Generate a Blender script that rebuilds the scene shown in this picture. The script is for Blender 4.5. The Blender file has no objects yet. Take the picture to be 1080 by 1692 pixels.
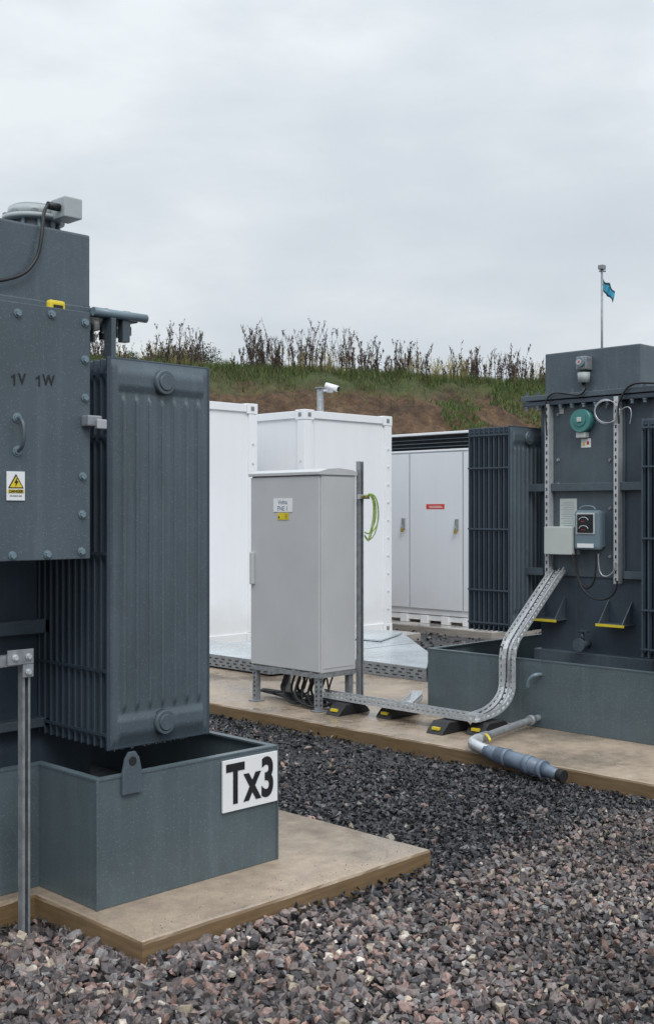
import bpy, bmesh, math, random
import numpy as np
from mathutils import Vector, Matrix, noise
random.seed(7); np.random.seed(7)
S=math.sqrt(.5); F=1900.0; H=1.6
sc=bpy.context.scene
def cam2w(X,d): return ((X+d)*S,(d-X)*S)
def onY(yc,u,v):
    k=(u-540)/F; x=yc*(1+k)/(1-k); d=(x+yc)*S; return Vector((x,yc,H+(846-v)/F*d))
def onX(xc,u,v):
    k=(u-540)/F; y=xc*(1-k)/(1+k); d=(xc+y)*S; return Vector((xc,y,H+(846-v)/F*d))

# ---------------------------------------------------------------- materials
def newmat(name):
    m=bpy.data.materials.new(name); m.use_nodes=True
    nt=m.node_tree; b=nt.nodes["Principled BSDF"]; return m,nt,b
def N(nt,t,**k):
    n=nt.nodes.new(t)
    for a,v in k.items():
        if a in n.inputs: n.inputs[a].default_value=v
        else: setattr(n,a,v)
    return n
def coords(nt): return N(nt,'ShaderNodeTexCoord').outputs['Object']
def ramp(nt,fac,stops):
    r=nt.nodes.new('ShaderNodeValToRGB'); el=r.color_ramp.elements
    while len(el)<len(stops): el.new(.5)
    for e,(p,c) in zip(el,stops):
        e.position=p; e.color=tuple(c)[:3]+(1,) if hasattr(c,'__len__') else (c,c,c,1)
    nt.links.new(fac,r.inputs[0]); return r.outputs[0]
def mixc(nt,f,a,b,bt='MIX'):
    m=nt.nodes.new('ShaderNodeMix'); m.data_type='RGBA'; m.blend_type=bt
    for i,v in ((0,f),(6,a),(7,b)):
        if hasattr(v,'is_linked'): nt.links.new(v,m.inputs[i])
        elif i==0: m.inputs[0].default_value=v
        else: m.inputs[i].default_value=tuple(v[:3])+(1,)
    return m.outputs[2]
def noi(nt,co,scale,detail=4,rough=.5):
    n=N(nt,'ShaderNodeTexNoise',Scale=scale,Detail=detail,Roughness=rough); nt.links.new(co,n.inputs['Vector']); return n.outputs['Fac']
def plain(name,c,rough=.5,metal=0,var=.12,vs=6,bump=0,bs=200):
    m,nt,b=newmat(name); co=coords(nt)
    f=noi(nt,co,vs,6,.6)
    v=ramp(nt,f,[(.3,1-var),(.7,1+var*.4)])
    nt.links.new(mixc(nt,1,c,v,'MULTIPLY'),b.inputs['Base Color'])
    b.inputs['Metallic'].default_value=metal
    r=ramp(nt,noi(nt,co,vs*2.3,4),[(.3,max(rough-.08,0.02)),(.7,min(rough+.1,1))]); nt.links.new(r,b.inputs['Roughness'])
    if bump:
        bp=N(nt,'ShaderNodeBump',Strength=bump,Distance=.002); nt.links.new(noi(nt,co,bs,3),bp.inputs['Height']); nt.links.new(bp.outputs[0],b.inputs['Normal'])
    return m
def stained(name,c,rough=.42):
    m,nt,b=newmat(name); co=coords(nt)
    mp=N(nt,'ShaderNodeMapping'); mp.inputs['Scale'].default_value=(7,7,.4); nt.links.new(co,mp.inputs[0])
    st=ramp(nt,noi(nt,mp.outputs[0],1.4,6,.6),[(.30,.975),(.6,1.0)])
    col=mixc(nt,1,c,st,'MULTIPLY')
    col=mixc(nt,1,col,ramp(nt,noi(nt,co,1.3,5,.6),[(.3,.97),(.7,1.01)]),'MULTIPLY')
    sx=N(nt,'ShaderNodeSeparateXYZ'); nt.links.new(co,sx.inputs[0])
    n2=N(nt,'ShaderNodeMath',operation='MULTIPLY_ADD'); nt.links.new(noi(nt,co,3,5,.6),n2.inputs[0]); n2.inputs[1].default_value=-.7; nt.links.new(sx.outputs[2],n2.inputs[2])
    col=mixc(nt,ramp(nt,n2.outputs[0],[(.0,.15),(.25,0)]),col,(.42,.38,.32))
    nt.links.new(col,b.inputs['Base Color'])
    nt.links.new(ramp(nt,noi(nt,co,6,4),[(.3,rough-.1),(.7,rough+.1)]),b.inputs['Roughness'])
    bp=N(nt,'ShaderNodeBump',Strength=.12,Distance=.01); nt.links.new(noi(nt,co,1.8,2),bp.inputs['Height']); nt.links.new(bp.outputs[0],b.inputs['Normal'])
    return m
def paint(name,c,rough=.38,drops=.5,dirt=.25):
    m,nt,b=newmat(name); co=coords(nt)
    f=noi(nt,co,2.2,6,.65)
    col=mixc(nt,1,c,ramp(nt,f,[(.3,1-dirt),(.72,1.06)]),'MULTIPLY')
    mp=N(nt,'ShaderNodeMapping'); mp.inputs['Scale'].default_value=(30,30,1.1); nt.links.new(co,mp.inputs[0])
    st=noi(nt,mp.outputs[0],1.0,5,.6)
    col=mixc(nt,ramp(nt,st,[(.52,0),(.78,.30)]),col,tuple(x*1.5+.02 for x in c))
    vo=N(nt,'ShaderNodeTexVoronoi',Scale=140.0); nt.links.new(co,vo.inputs['Vector'])
    sep=N(nt,'ShaderNodeSeparateColor'); nt.links.new(vo.outputs['Color'],sep.inputs[0])
    thr=N(nt,'ShaderNodeMath',operation='MULTIPLY'); nt.links.new(sep.outputs[0],thr.inputs[0]); thr.inputs[1].default_value=.36
    sub=N(nt,'ShaderNodeMath',operation='SUBTRACT'); nt.links.new(thr.outputs[0],sub.inputs[0]); nt.links.new(vo.outputs['Distance'],sub.inputs[1])
    mx=N(nt,'ShaderNodeMath',operation='MAXIMUM'); nt.links.new(sub.outputs[0],mx.inputs[0]); mx.inputs[1].default_value=0
    isd=ramp(nt,mx.outputs[0],[(0,0),(.1,.9*drops)])
    col=mixc(nt,isd,col,tuple(min(1,x*2.1+.08) for x in c))
    nt.links.new(col,b.inputs['Base Color'])
    bp=N(nt,'ShaderNodeBump',Strength=drops,Distance=.006); nt.links.new(mx.outputs[0],bp.inputs['Height'])
    b2=N(nt,'ShaderNodeBump',Strength=.12,Distance=.002); nt.links.new(noi(nt,co,60,3),b2.inputs['Height']); nt.links.new(b2.outputs[0],bp.inputs['Normal'])
    nt.links.new(bp.outputs[0],b.inputs['Normal'])
    nt.links.new(ramp(nt,noi(nt,co,5,5),[(.3,rough-.12),(.7,rough+.14)]),b.inputs['Roughness'])
    return m
M={}
M['tx']=paint('dark_grey_paint',(.080,.106,.127),drops=.45)
M['txd']=paint('radiator_paint',(.048,.068,.092),.4,.25)
M['txl']=paint('bund_paint',(.090,.122,.137),.36,.45)
M['cab']=plain('cabinet_grey',(.50,.505,.515),.42,var=.06,vs=3)
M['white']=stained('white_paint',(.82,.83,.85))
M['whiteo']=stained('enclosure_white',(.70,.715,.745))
M['galv']=plain('galvanised_steel',(.60,.62,.64),.36,.45,var=.2,vs=25)
M['galvd']=plain('dull_galvanised',(.30,.32,.34),.5,.4,var=.35,vs=25)
M['deck']=plain('wet_aluminium_deck',(.56,.61,.64),.2,.4,var=.3,vs=1.6)
M['black']=plain('black_rubber',(.014,.014,.016),.5)
M['dark']=plain('dark_void',(.01,.011,.013),.7)
M['yellow']=plain('yellow_paint',(.72,.56,.03),.45)
M['signw']=plain('sign_white',(.78,.79,.80),.45,var=.04)
M['ink']=plain('black_ink',(.012,.012,.014),.45)
M['blueink']=plain('grey_blue_ink',(.10,.16,.26),.5)
M['red']=plain('red_label',(.62,.05,.03),.5)
M['teal']=plain('teal_gauge',(.06,.22,.21),.35)
M['lgrey']=plain('light_grey_plastic',(.50,.53,.51),.4,var=.06)
M['mgrey']=plain('mid_grey_paint',(.16,.22,.26),.35,var=.1)
M['fan']=plain('fan_grey',(.38,.42,.43),.42,var=.15)
M['pipeg']=plain('blue_grey_plastic',(.14,.18,.24),.38,var=.2,vs=14)
M['brass']=plain('brass',(.5,.36,.08),.35,.8)
M['wire']=plain('green_yellow_wire',(.26,.38,.06),.45,var=.5,vs=60)
M['cyan']=plain('flag_blue',(.04,.30,.45),.7)
M['navy']=plain('flag_dark',(.015,.04,.07),.7)
M['glass']=plain('gauge_glass',(.015,.018,.02),.06)
M['silver']=plain('silver_conduit',(.55,.56,.58),.3,.7)
def concrete(name,c,side):
    m,nt,b=newmat(name); co=coords(nt)
    a=noi(nt,co,1.6,7,.65); a2=noi(nt,co,14,6,.7); a3=noi(nt,co,120,3,.6)
    col=ramp(nt,a,[(.3,tuple(x*.58 for x in c)),(.47,c),(.70,tuple(x*1.3 for x in c))])
    col=mixc(nt,1,col,ramp(nt,a2,[(.25,.70),(.7,1.12)]),'MULTIPLY')
    col=mixc(nt,1,col,ramp(nt,a3,[(.3,.80),(.7,1.10)]),'MULTIPLY')
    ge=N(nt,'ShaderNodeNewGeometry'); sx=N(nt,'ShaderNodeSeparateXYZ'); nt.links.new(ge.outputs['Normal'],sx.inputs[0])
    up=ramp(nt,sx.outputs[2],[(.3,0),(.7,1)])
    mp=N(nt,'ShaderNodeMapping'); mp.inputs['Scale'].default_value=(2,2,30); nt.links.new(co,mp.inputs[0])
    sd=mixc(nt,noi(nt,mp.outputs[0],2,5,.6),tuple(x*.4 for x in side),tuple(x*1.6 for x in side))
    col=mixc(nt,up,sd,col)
    nt.links.new(col,b.inputs['Base Color'])
    nt.links.new(ramp(nt,a,[(.40,.10),(.58,.55)]),b.inputs['Roughness'])
    bp=N(nt,'ShaderNodeBump',Strength=.35,Distance=.006); nt.links.new(a2,bp.inputs['Height']); nt.links.new(bp.outputs[0],b.inputs['Normal'])
    return m
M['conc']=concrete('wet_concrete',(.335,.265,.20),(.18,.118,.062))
M['concw']=concrete('pale_concrete',(.4,.38,.36),(.3,.27,.24))

# ---------------------------------------------------------------- mesh helpers
class G:
    def __init__(s,name,loc=(0,0,0)):
        s.e=bpy.data.objects.new(name,None); s.e.location=loc; s.e.empty_display_size=.2
        sc.collection.objects.link(s.e); s.inv=Matrix.Translation(-Vector(loc))
def link(ob,g):
    sc.collection.objects.link(ob)
    if g is not None: ob.parent=g.e; ob.matrix_parent_inverse=g.inv
    return ob
def fin(bm,name,mat,g,bev=0,smooth=False,seg=2):
    if bev: bmesh.ops.bevel(bm,geom=list(bm.edges),offset=bev,segments=seg,affect='EDGES',profile=.6,clamp_overlap=True)
    bmesh.ops.recalc_face_normals(bm,faces=bm.faces)
    me=bpy.data.meshes.new(name); bm.to_mesh(me); bm.free()
    for p in me.polygons: p.use_smooth=smooth
    me.materials.append(mat); return link(bpy.data.objects.new(name,me),g)
def addbox(bm,x0,x1,y0,y1,z0,z1):
    if x0>x1:x0,x1=x1,x0
    if y0>y1:y0,y1=y1,y0
    if z0>z1:z0,z1=z1,z0
    vs=[bm.verts.new(p) for p in ((x0,y0,z0),(x1,y0,z0),(x1,y1,z0),(x0,y1,z0),(x0,y0,z1),(x1,y0,z1),(x1,y1,z1),(x0,y1,z1))]
    for f in ((0,3,2,1),(4,5,6,7),(0,1,5,4),(1,2,6,5),(2,3,7,6),(3,0,4,7)): bm.faces.new([vs[i] for i in f])
def box(g,name,x0,x1,y0,y1,z0,z1,mat,bev=.004):
    bm=bmesh.new(); addbox(bm,x0,x1,y0,y1,z0,z1); return fin(bm,name,mat,g,bev)
def boxes(g,name,lst,mat,bev=0):
    bm=bmesh.new()
    for b in lst: addbox(bm,*b)
    return fin(bm,name,mat,g,bev)
def addcyl(bm,p0,p1,r0,r1=None,n=20):
    p0=Vector(p0);p1=Vector(p1); r1=r0 if r1 is None else r1
    d=p1-p0; q=d.to_track_quat('Z','Y').to_matrix().to_4x4()
    bmesh.ops.create_cone(bm,cap_ends=True,segments=n,radius1=r0,radius2=r1,depth=d.length,matrix=Matrix.Translation((p0+p1)/2)@q)
def cyl(g,name,p0,p1,r0,mat,r1=None,n=24,bev=0):
    bm=bmesh.new(); addcyl(bm,p0,p1,r0,r1,n)
    o=fin(bm,name,mat,g,0)
    if n>8:
        for p in o.data.polygons: p.use_smooth=len(p.vertices)==4
    return o
def bolts(g,name,pts,axis,r=.011,h=.012,mat=None):
    bm=bmesh.new(); a=Vector(axis)
    for p in pts:
        addcyl(bm,Vector(p),Vector(p)+a*h*.35,r*1.35,n=14); addcyl(bm,Vector(p)+a*h*.3,Vector(p)+a*h,r,n=6)
    return fin(bm,name,mat or M['tx'],g)
def tube(g,name,pts,r,mat,cyc=False):
    cu=bpy.data.curves.new(name,'CURVE'); cu.dimensions='3D'; cu.bevel_depth=r; cu.bevel_resolution=3; cu.use_fill_caps=True
    sp=cu.splines.new('NURBS'); sp.points.add(len(pts)-1)
    for p,q in zip(sp.points,pts): p.co=(*q,1)
    sp.order_u=3; sp.use_endpoint_u=not cyc; sp.use_cyclic_u=cyc; sp.resolution_u=8
    cu.materials.append(mat); return link(bpy.data.objects.new(name,cu),g)
def prism(g,name,poly,z0,z1,mat,bev=0):
    bm=bmesh.new(); lo=[bm.verts.new((x,y,z0)) for x,y in poly]; hi=[bm.verts.new((x,y,z1)) for x,y in poly]
    n=len(poly); bm.faces.new(lo[::-1]); bm.faces.new(hi)
    for i in range(n): bm.faces.new((lo[i],lo[(i+1)%n],hi[(i+1)%n],hi[i]))
    return fin(bm,name,mat,g,bev)
def slab(name,poly,z0,z1,mat):
    pts=[];n=len(poly)
    for i in range(n):
        a=Vector(poly[i]);b=Vector(poly[(i+1)%n]); L=(b-a).length; k=max(1,int(L/.05)); nr=Vector(((b-a).y,-(b-a).x)).normalized()
        for j in range(k):
            p=a.lerp(b,j/k); w=0 if j==0 else .005*noise.noise(Vector((p.x*5,p.y*5,2)))+.003*noise.noise(Vector((p.x*25,p.y*25,7)))
            pts.append(p+nr*w)
    bm=bmesh.new(); n=len(pts); A=sum(poly[i][0]*poly[(i+1)%len(poly)][1]-poly[(i+1)%len(poly)][0]*poly[i][1] for i in range(len(poly))); sg=1 if A>0 else -1
    def off(p,i,t):
        a=pts[i-1];b=pts[(i+1)%n]; d=(b-a).normalized(); return p+Vector((-d.y,d.x))*sg*t
    rings=[]
    for (t,z) in ((0,z0),(0,z1-.014),(.004,z1-.004),(.014,z1)):
        r=[]
        for i,p in enumerate(pts):
            q=off(p,i,t+(.008*max(0,noise.noise(Vector((p.x*9,p.y*9,z*3)))) if t>0 else 0)); r.append(bm.verts.new((q.x,q.y,z)))
        rings.append(r)
    for a,b in zip(rings[:-1],rings[1:]):
        for i in range(n): bm.faces.new((a[i],a[(i+1)%n],b[(i+1)%n],b[i]))
    bm.faces.new(rings[-1]); return fin(bm,name,mat,None,0)
def poly3(g,name,pts,thick,mat,bev=0):
    bm=bmesh.new(); t=Vector(thick); a=[bm.verts.new(p) for p in pts]; b=[bm.verts.new(Vector(p)+t) for p in pts]
    n=len(pts); bm.faces.new(a); bm.faces.new(b[::-1])
    for i in range(n): bm.faces.new((a[i],a[(i+1)%n],b[(i+1)%n],b[i]))
    return fin(bm,name,mat,g,bev)
def inset(poly,t):
    n=len(poly); out=[]
    A=sum(poly[i][0]*poly[(i+1)%n][1]-poly[(i+1)%n][0]*poly[i][1] for i in range(n)); sg=1 if A>0 else -1
    for i in range(n):
        p0,p1,p2=[Vector(poly[(i+j)%n]) for j in (-1,0,1)]
        a=(p1-p0).normalized(); b=(p2-p1).normalized()
        na=Vector((-a.y,a.x))*sg; nb=Vector((-b.y,b.x))*sg
        m=(na+nb); m=m/ m.dot(na) if m.length>1e-6 else na
        out.append(tuple(p1+m*t))
    return out
def ring(g,name,poly,z0,z1,t,mat):
    inn=inset(poly,t); bm=bmesh.new(); n=len(poly)
    v=[[bm.verts.new((x,y,z)) for x,y in P] for P in (poly,inn) for z in (z0,z1)]
    for i in range(n):
        j=(i+1)%n
        bm.faces.new((v[0][i],v[0][j],v[1][j],v[1][i])); bm.faces.new((v[2][j],v[2][i],v[3][i],v[3][j]))
        bm.faces.new((v[1][i],v[1][j],v[3][j],v[3][i])); bm.faces.new((v[0][j],v[0][i],v[2][i],v[2][j]))
    return fin(bm,name,mat,g,0)
def text(g,name,s,loc,size,face,mat,bold=0,sx=1,ext=.0006,align='CENTER',sp=1):
    cu=bpy.data.curves.new(name,'FONT'); cu.body=s; cu.size=size; cu.offset=bold; cu.extrude=ext; cu.space_character=sp
    cu.align_x=align; cu.align_y='CENTER'; cu.materials.append(mat)
    o=bpy.data.objects.new(name,cu); o.location=loc; o.scale=(sx,1,1)
    o.rotation_euler=(math.pi/2,0,0 if face=='-y' else -math.pi/2); return link(o,g)

# ---------------------------------------------------------------- camera, world, sun
cd=bpy.data.cameras.new('camera'); cam=bpy.data.objects.new('camera',cd); sc.collection.objects.link(cam)
cam.location=(0,0,H); cam.rotation_euler=(math.pi/2,0,-math.pi/4); cd.sensor_fit='HORIZONTAL'; cd.sensor_width=36; cd.lens=36*F/1080
cd.clip_end=5000; cd.clip_start=.05; sc.camera=cam
sun_el=math.radians(48); sun_dir=Vector((-.45,-.75,0)).normalized()
w=bpy.data.worlds.new('World'); sc.world=w; w.use_nodes=True; nt=w.node_tree
bg=nt.nodes['Background']
sky=nt.nodes.new('ShaderNodeTexSky'); sky.sky_type='NISHITA'; sky.sun_disc=False; sky.sun_elevation=sun_el
sky.sun_rotation=math.atan2(sun_dir.x,sun_dir.y); sky.air_density=1.5; sky.dust_density=4
tc=nt.nodes.new('ShaderNodeTexCoord'); sx=nt.nodes.new('ShaderNodeSeparateXYZ'); nt.links.new(tc.outputs['Generated'],sx.inputs[0])
mp=N(nt,'ShaderNodeMapping'); mp.inputs['Rotation'].default_value=(.62,-.50,.785); mp.inputs['Location'].default_value=(.15,.4,.22); mp.inputs['Scale'].default_value=(1,1.3,3.0); nt.links.new(tc.outputs['Generated'],mp.inputs[0])
c1=noi(nt,mp.outputs[0],1.9,3,.45); c2=noi(nt,mp.outputs[0],5.0,7,.55)
cc=mixc(nt,.32,c1,c2)
cl=ramp(nt,cc,[(.38,(.565,.620,.680)),(.49,(.620,.675,.725)),(.55,(.675,.728,.770)),(.62,(.765,.81,.84))])
gr=ramp(nt,sx.outputs[2],[(0,.95),(.18,1.0),(.40,1.08),(1.0,2.5)])
cl=mixc(nt,1,cl,gr,'MULTIPLY')
skm=mixc(nt,1,sky.outputs[0],(.1,.1,.1),'MULTIPLY')
fc=mixc(nt,.94,skm,cl); nt.links.new(fc,bg.inputs[0]); bg.inputs[1].default_value=1.08
for n_ in nt.nodes:
    if n_.type=='MIX': n_.clamp_result=False
sl=bpy.data.lights.new('sun','SUN'); sl.energy=1.45; sl.angle=math.radians(28); sl.color=(1,.98,.95)
so=bpy.data.objects.new('sun',sl); sc.collection.objects.link(so); so.location=(-5,-8,12)
dv=Vector((sun_dir.x*math.cos(sun_el),sun_dir.y*math.cos(sun_el),math.sin(sun_el))); so.rotation_euler=dv.to_track_quat('Z','Y').to_euler()
sc.view_settings.view_transform='Standard'; sc.view_settings.look='None'; sc.view_settings.exposure=0

# ---------------------------------------------------------------- ground
m,nt,b=newmat('gravel_bed'); co=coords(nt)
vo=N(nt,'ShaderNodeTexVoronoi',Scale=28.0); nt.links.new(co,vo.inputs['Vector'])
sp=N(nt,'ShaderNodeSeparateColor'); nt.links.new(vo.outputs['Color'],sp.inputs[0])
nt.links.new(ramp(nt,sp.outputs[0],[(0,(.012,.012,.014)),(.6,(.035,.035,.038)),(.9,(.07,.065,.065)),(1,(.14,.13,.12))]),b.inputs['Base Color'])
b.inputs['Roughness'].default_value=.5
bp=N(nt,'ShaderNodeBump',Strength=.9,Distance=.03); bp.invert=True; nt.links.new(vo.outputs['Distance'],bp.inputs['Height']); nt.links.new(bp.outputs[0],b.inputs['Normal'])
bm=bmesh.new(); bmesh.ops.create_grid(bm,x_segments=2,y_segments=2,size=1500); fin(bm,'ground',m,None)

def mkvar(cnt,lo,hi,zlo,zhi):
    out=[]
    for i in range(cnt):
        bm=bmesh.new(); n=random.randint(lo,hi)
        ax=(1,random.uniform(.6,.95),random.uniform(zlo,zhi))
        for j in range(n):
            v=Vector([random.gauss(0,1) for _ in range(3)]).normalized()*random.uniform(.85,1.12)
            bm.verts.new((v.x*ax[0],v.y*ax[1],v.z*ax[2]))
        bmesh.ops.convex_hull(bm,input=bm.verts)
        bmesh.ops.delete(bm,geom=[v for v in bm.verts if not v.link_faces],context='VERTS')
        bm.verts.index_update(); bmesh.ops.triangulate(bm,faces=bm.faces)
        out.append((np.array([v.co[:] for v in bm.verts]),np.array([[v.index for v in f.verts] for f in bm.faces]))); bm.free()
    return out
VB=mkvar(26,9,13,.5,.85); VF=mkvar(22,7,10,.22,.5)
def stones(name,pos,scl,col,mat,fl,tilt=None):
    VV=[];FF=[];CC=[];off=0; n=len(pos)
    vi=np.where(fl,np.random.randint(0,len(VF),n)+len(VB),np.random.randint(0,len(VB),n))
    for k,(V,T) in enumerate(VB+VF):
        ix=np.where(vi==k)[0]; c=len(ix)
        if c==0: continue
        q=np.random.normal(size=(c,4)); 
        if k>=len(VB): q[:,1]*=.45; q[:,2]*=.45
        q/=np.linalg.norm(q,axis=1)[:,None]; a,b_,c_,d_=q.T
        R=np.empty((c,3,3))
        R[:,0]=np.stack([1-2*(c_**2+d_**2),2*(b_*c_-a*d_),2*(b_*d_+a*c_)],1)
        R[:,1]=np.stack([2*(b_*c_+a*d_),1-2*(b_**2+d_**2),2*(c_*d_-a*b_)],1)
        R[:,2]=np.stack([2*(b_*d_-a*c_),2*(c_*d_+a*b_),1-2*(b_**2+c_**2)],1)
        P=np.einsum('nij,vj->nvi',R,V)*scl[ix][:,None,None]+pos[ix][:,None,:]
        nv=len(V); VV.append(P.reshape(-1,3)); FF.append((T[None]+(np.arange(c)*nv)[:,None,None]+off).reshape(-1,3)); off+=c*nv
        CC.append(np.repeat(col[ix],nv,axis=0))
    V=np.concatenate(VV);Fc=np.concatenate(FF);C=np.concatenate(CC)
    me=bpy.data.meshes.new(name); me.vertices.add(len(V)); me.vertices.foreach_set('co',V.ravel())
    me.loops.add(len(Fc)*3); me.loops.foreach_set('vertex_index',Fc.ravel().astype(np.int32))
    me.polygons.add(len(Fc)); me.polygons.foreach_set('loop_start',np.arange(len(Fc),dtype=np.int32)*3)
    me.polygons.foreach_set('loop_total',np.full(len(Fc),3,dtype=np.int32))
    me.update(calc_edges=True)
    at=me.color_attributes.new('col','FLOAT_COLOR','POINT'); at.data.foreach_set('color',np.concatenate([C,np.ones((len(C),1))],1).ravel())
    me.materials.append(mat); me.polygons.foreach_set('use_smooth',np.zeros(len(Fc),dtype=bool))
    ob=bpy.data.objects.new(name,me); sc.collection.objects.link(ob); return ob
m,nt,b=newmat('wet_stone'); at=N(nt,'ShaderNodeAttribute',attribute_name='col'); co=coords(nt)
f=noi(nt,co,90,4,.6)
nt.links.new(mixc(nt,1,at.outputs['Color'],ramp(nt,f,[(.3,.6),(.7,1.35)]),'MULTIPLY'),b.inputs['Base Color'])
nt.links.new(ramp(nt,noi(nt,co,20,3),[(.35,.22),(.65,.6)]),b.inputs['Roughness'])
M['stone']=m
def in_pad(x,y):
    a=(x>2.42)&(x<3.9)&(y>3.33)&(y<6.7); a2=(x>.5)&(x<2.5)&(y>4.05)&(y<6.7); b=(x>5.8)&(x<8.5)&(y>1.6)&(y<9.9)
    return a|a2|b
def field(n,d0,d1):
    d=np.sqrt(np.random.uniform(d0**2,d1**2,n)); X=np.random.uniform(-1,1,n)*(.36*d+.3); return X,d
X1,d1=field(46000,2.8,7.2); X2,d2=field(52000,6.6,13)
X3,d3=field(9000,13,22)
X=np.concatenate([X1,X2,X3]); d=np.concatenate([d1,d2,d3])
x=(X+d)*S; y=(d-X)*S
keep=~in_pad(x,y); X,d,x,y=X[keep],d[keep],x[keep],y[keep]
nz=np.array([noise.noise(Vector((a*1.1,b*1.1,0))) for a,b in zip(x,y)])
nz2=np.array([noise.noise(Vector((a*3.1,b*3.1,5))) for a,b in zip(x,y)])
line=4.95+np.clip(X-.47,-.6,3)*.95
fore=1/(1+np.exp((d-line-nz*.45-nz2*.25)/.10))
isf=np.random.rand(len(d))<np.clip(fore,.03,.97)
n=len(d)
scl=np.where(isf,np.random.uniform(.011,.024,n)*np.clip(1.2-.16*(X+.5),.72,1.25),np.random.uniform(.010,.022,n))
scl=scl*np.where(np.random.rand(n)<.07,1.5,1)*np.where(d>13,1.7,1)
edge=np.maximum(0,1-np.abs(y-3.29)/.25)*((x>2.4)&(x<3.95)&(y<3.29))
pz=.004+np.random.uniform(0,.018,n)+.018*nz+.020*edge
palf=np.array([(.100,.085,.086),(.135,.112,.108),(.185,.145,.135),(.046,.042,.045),(.25,.165,.145),(.30,.19,.155),(.36,.30,.23),(.21,.20,.20),(.52,.46,.40)])
pf=np.array([.22,.21,.17,.15,.085,.045,.035,.08,.02])
pald=np.array([(.013,.014,.017),(.022,.023,.027),(.036,.037,.042),(.056,.056,.060),(.12,.115,.12),(.22,.20,.18)])
pd=np.array([.35,.30,.2,.10,.035,.012])
colf=palf[np.random.choice(len(pf),n,p=pf/pf.sum())]; cold=pald[np.random.choice(len(pd),n,p=pd/pd.sum())]
dull=np.clip(.95+nz*.8-.28*np.clip(X+.1,0,1.2)+.35*np.clip(X-1.0,0,1),.5,1.3)[:,None]
col=np.where(isf[:,None],colf*dull,cold)*np.random.uniform(.8,1.25,(n,1))
stones('gravel',np.stack([x,y,pz],1),scl,col,M['stone'],~isf)
n=260; gx=np.concatenate([np.random.uniform(2.42,3.9,n//2),np.random.uniform(5.8,6.65,n//2)]); gy=np.concatenate([3.32+np.abs(np.random.normal(0,.12,n//2)),np.random.uniform(3.2,9,n//2)])
g_=(gy<6.8)|(gx>5); gx,gy=gx[g_],gy[g_]; n=len(gx)
stones('grit',np.stack([gx,gy,np.full(n,.1015)],1),np.random.uniform(.0012,.004,n),palf[np.random.choice(len(pf),n)]*1.3+.04,M['stone'],np.zeros(n,bool))

# ---------------------------------------------------------------- concrete pads
slab('concrete_pad',[(2.38,3.29),(3.94,3.29),(3.94,6.8),(.4,6.8),(.4,4.0),(2.38,4.0)],-.1,.1,M['conc'])
slab('concrete_pad',[(5.75,1.0),(8.6,1.0),(8.6,6.3),(7.8,6.3),(7.8,10),(5.75,10)],-.1,.1,M['conc'])
slab('concrete_pad',[(7.82,9.3),(10.95,9.3),(10.95,13.5),(7.82,13.5)],-.1,.096,M['concw'])
slab('concrete_pad',[(11.6,8.7),(13.8,8.7),(13.8,12.5),(11.6,12.5)],-.1,.1,M['concw'])

# ---------------------------------------------------------------- radiators
def radiator(g,pre,x0,x1,ys,z0,z1):
    bm=bmesh.new(); nx,nz_=210,110; Y=ys[0]; W=x1-x0; Hh=z1-z0; vs=[]
    for j in range(nz_+1):
        for i in range(nx+1):
            u=i/nx; v=j/nz_; xx=u*W; zz=v*Hh
            e=min(xx,W-xx,zz,Hh-zz)
            dep=.010*min(1,max(0,(e-.012)/.008))
            iu=(u-.07)/.86
            if 0<iu<1:
                ph=iu*7; q=ph-math.floor(ph)
                dd=abs(q-.5)
                rb=1 if dd<.10 else max(0,1-(dd-.10)/.05)
                fade=min(1,max(0,(zz-.15)/.02))*min(1,max(0,(Hh-.15-zz)/.02))
                dep+=.013*rb*fade
                for zc in (.085,Hh-.085):
                    if abs(zz-zc)<.045:
                        t=min(1,(.045-abs(zz-zc))/.010); dep+=.012*t*min(1,min(iu,1-iu)/.03)
            vs.append(bm.verts.new((x0+xx,Y-dep,z0+zz)))
    for j in range(nz_):
        for i in range(nx):
            a=j*(nx+1)+i; bm.faces.new((vs[a],vs[a+1],vs[a+nx+2],vs[a+nx+1]))
    o=fin(bm,pre+'_front_plate',M['tx'],g,0,True)
    boxes(g,pre+'_front_rim',[(x0-.004,x1+.004,Y-.001,Y+.010,z0-.004,z1+.004)],M['txd'],.003)
    bm=bmesh.new()
    for Y2 in ys[1:]:
        addbox(bm,x0,x1,Y2,Y2+.012,z0,z1)
        addbox(bm,x0+.02,x1-.02,Y2-.008,Y2+.02,z0+.03,z1-.03)
    fin(bm,pre+'_fins',M['txd'],g,.003,seg=1)
    lst=[]
    for zc in (z0+.06,z0+Hh*.2,z0+Hh*.5,z0+Hh*.8,z1-.06):
        lst.append((x0-.007,x0+.001,ys[0]+.004,ys[-1]+.012,zc-.006,zc+.006))
    boxes(g,pre+'_tie_bars',lst,M['txd'])
    xc=(x0+x1)/2
    for nm,zc in (('lower',z0+.085),('upper',z1-.085)):
        cyl(g,pre+'_'+nm+'_header',(xc,ys[0]+.01,zc),(xc,ys[-1]+.1,zc),.045,M['txd'])
        cyl(g,pre+'_'+nm+'_cap',(xc,Y-.014,zc),(xc,Y-.042,zc),.053,M['tx'],.048,n=32)
        cyl(g,pre+'_'+nm+'_cap_face',(xc,Y-.041,zc),(xc,Y-.048,zc),.036,M['tx'],.032,n=32)
    bm=bmesh.new()
    for i in range(26):
        xx=x0+random.random()*W; addcyl(bm,(xx,Y+.004,z0-.004),(xx,Y+.004,z0-.004-random.uniform(.004,.009)),.003,.001,n=6)
    fin(bm,pre+'_water_drips',M['silver'],g)

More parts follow.
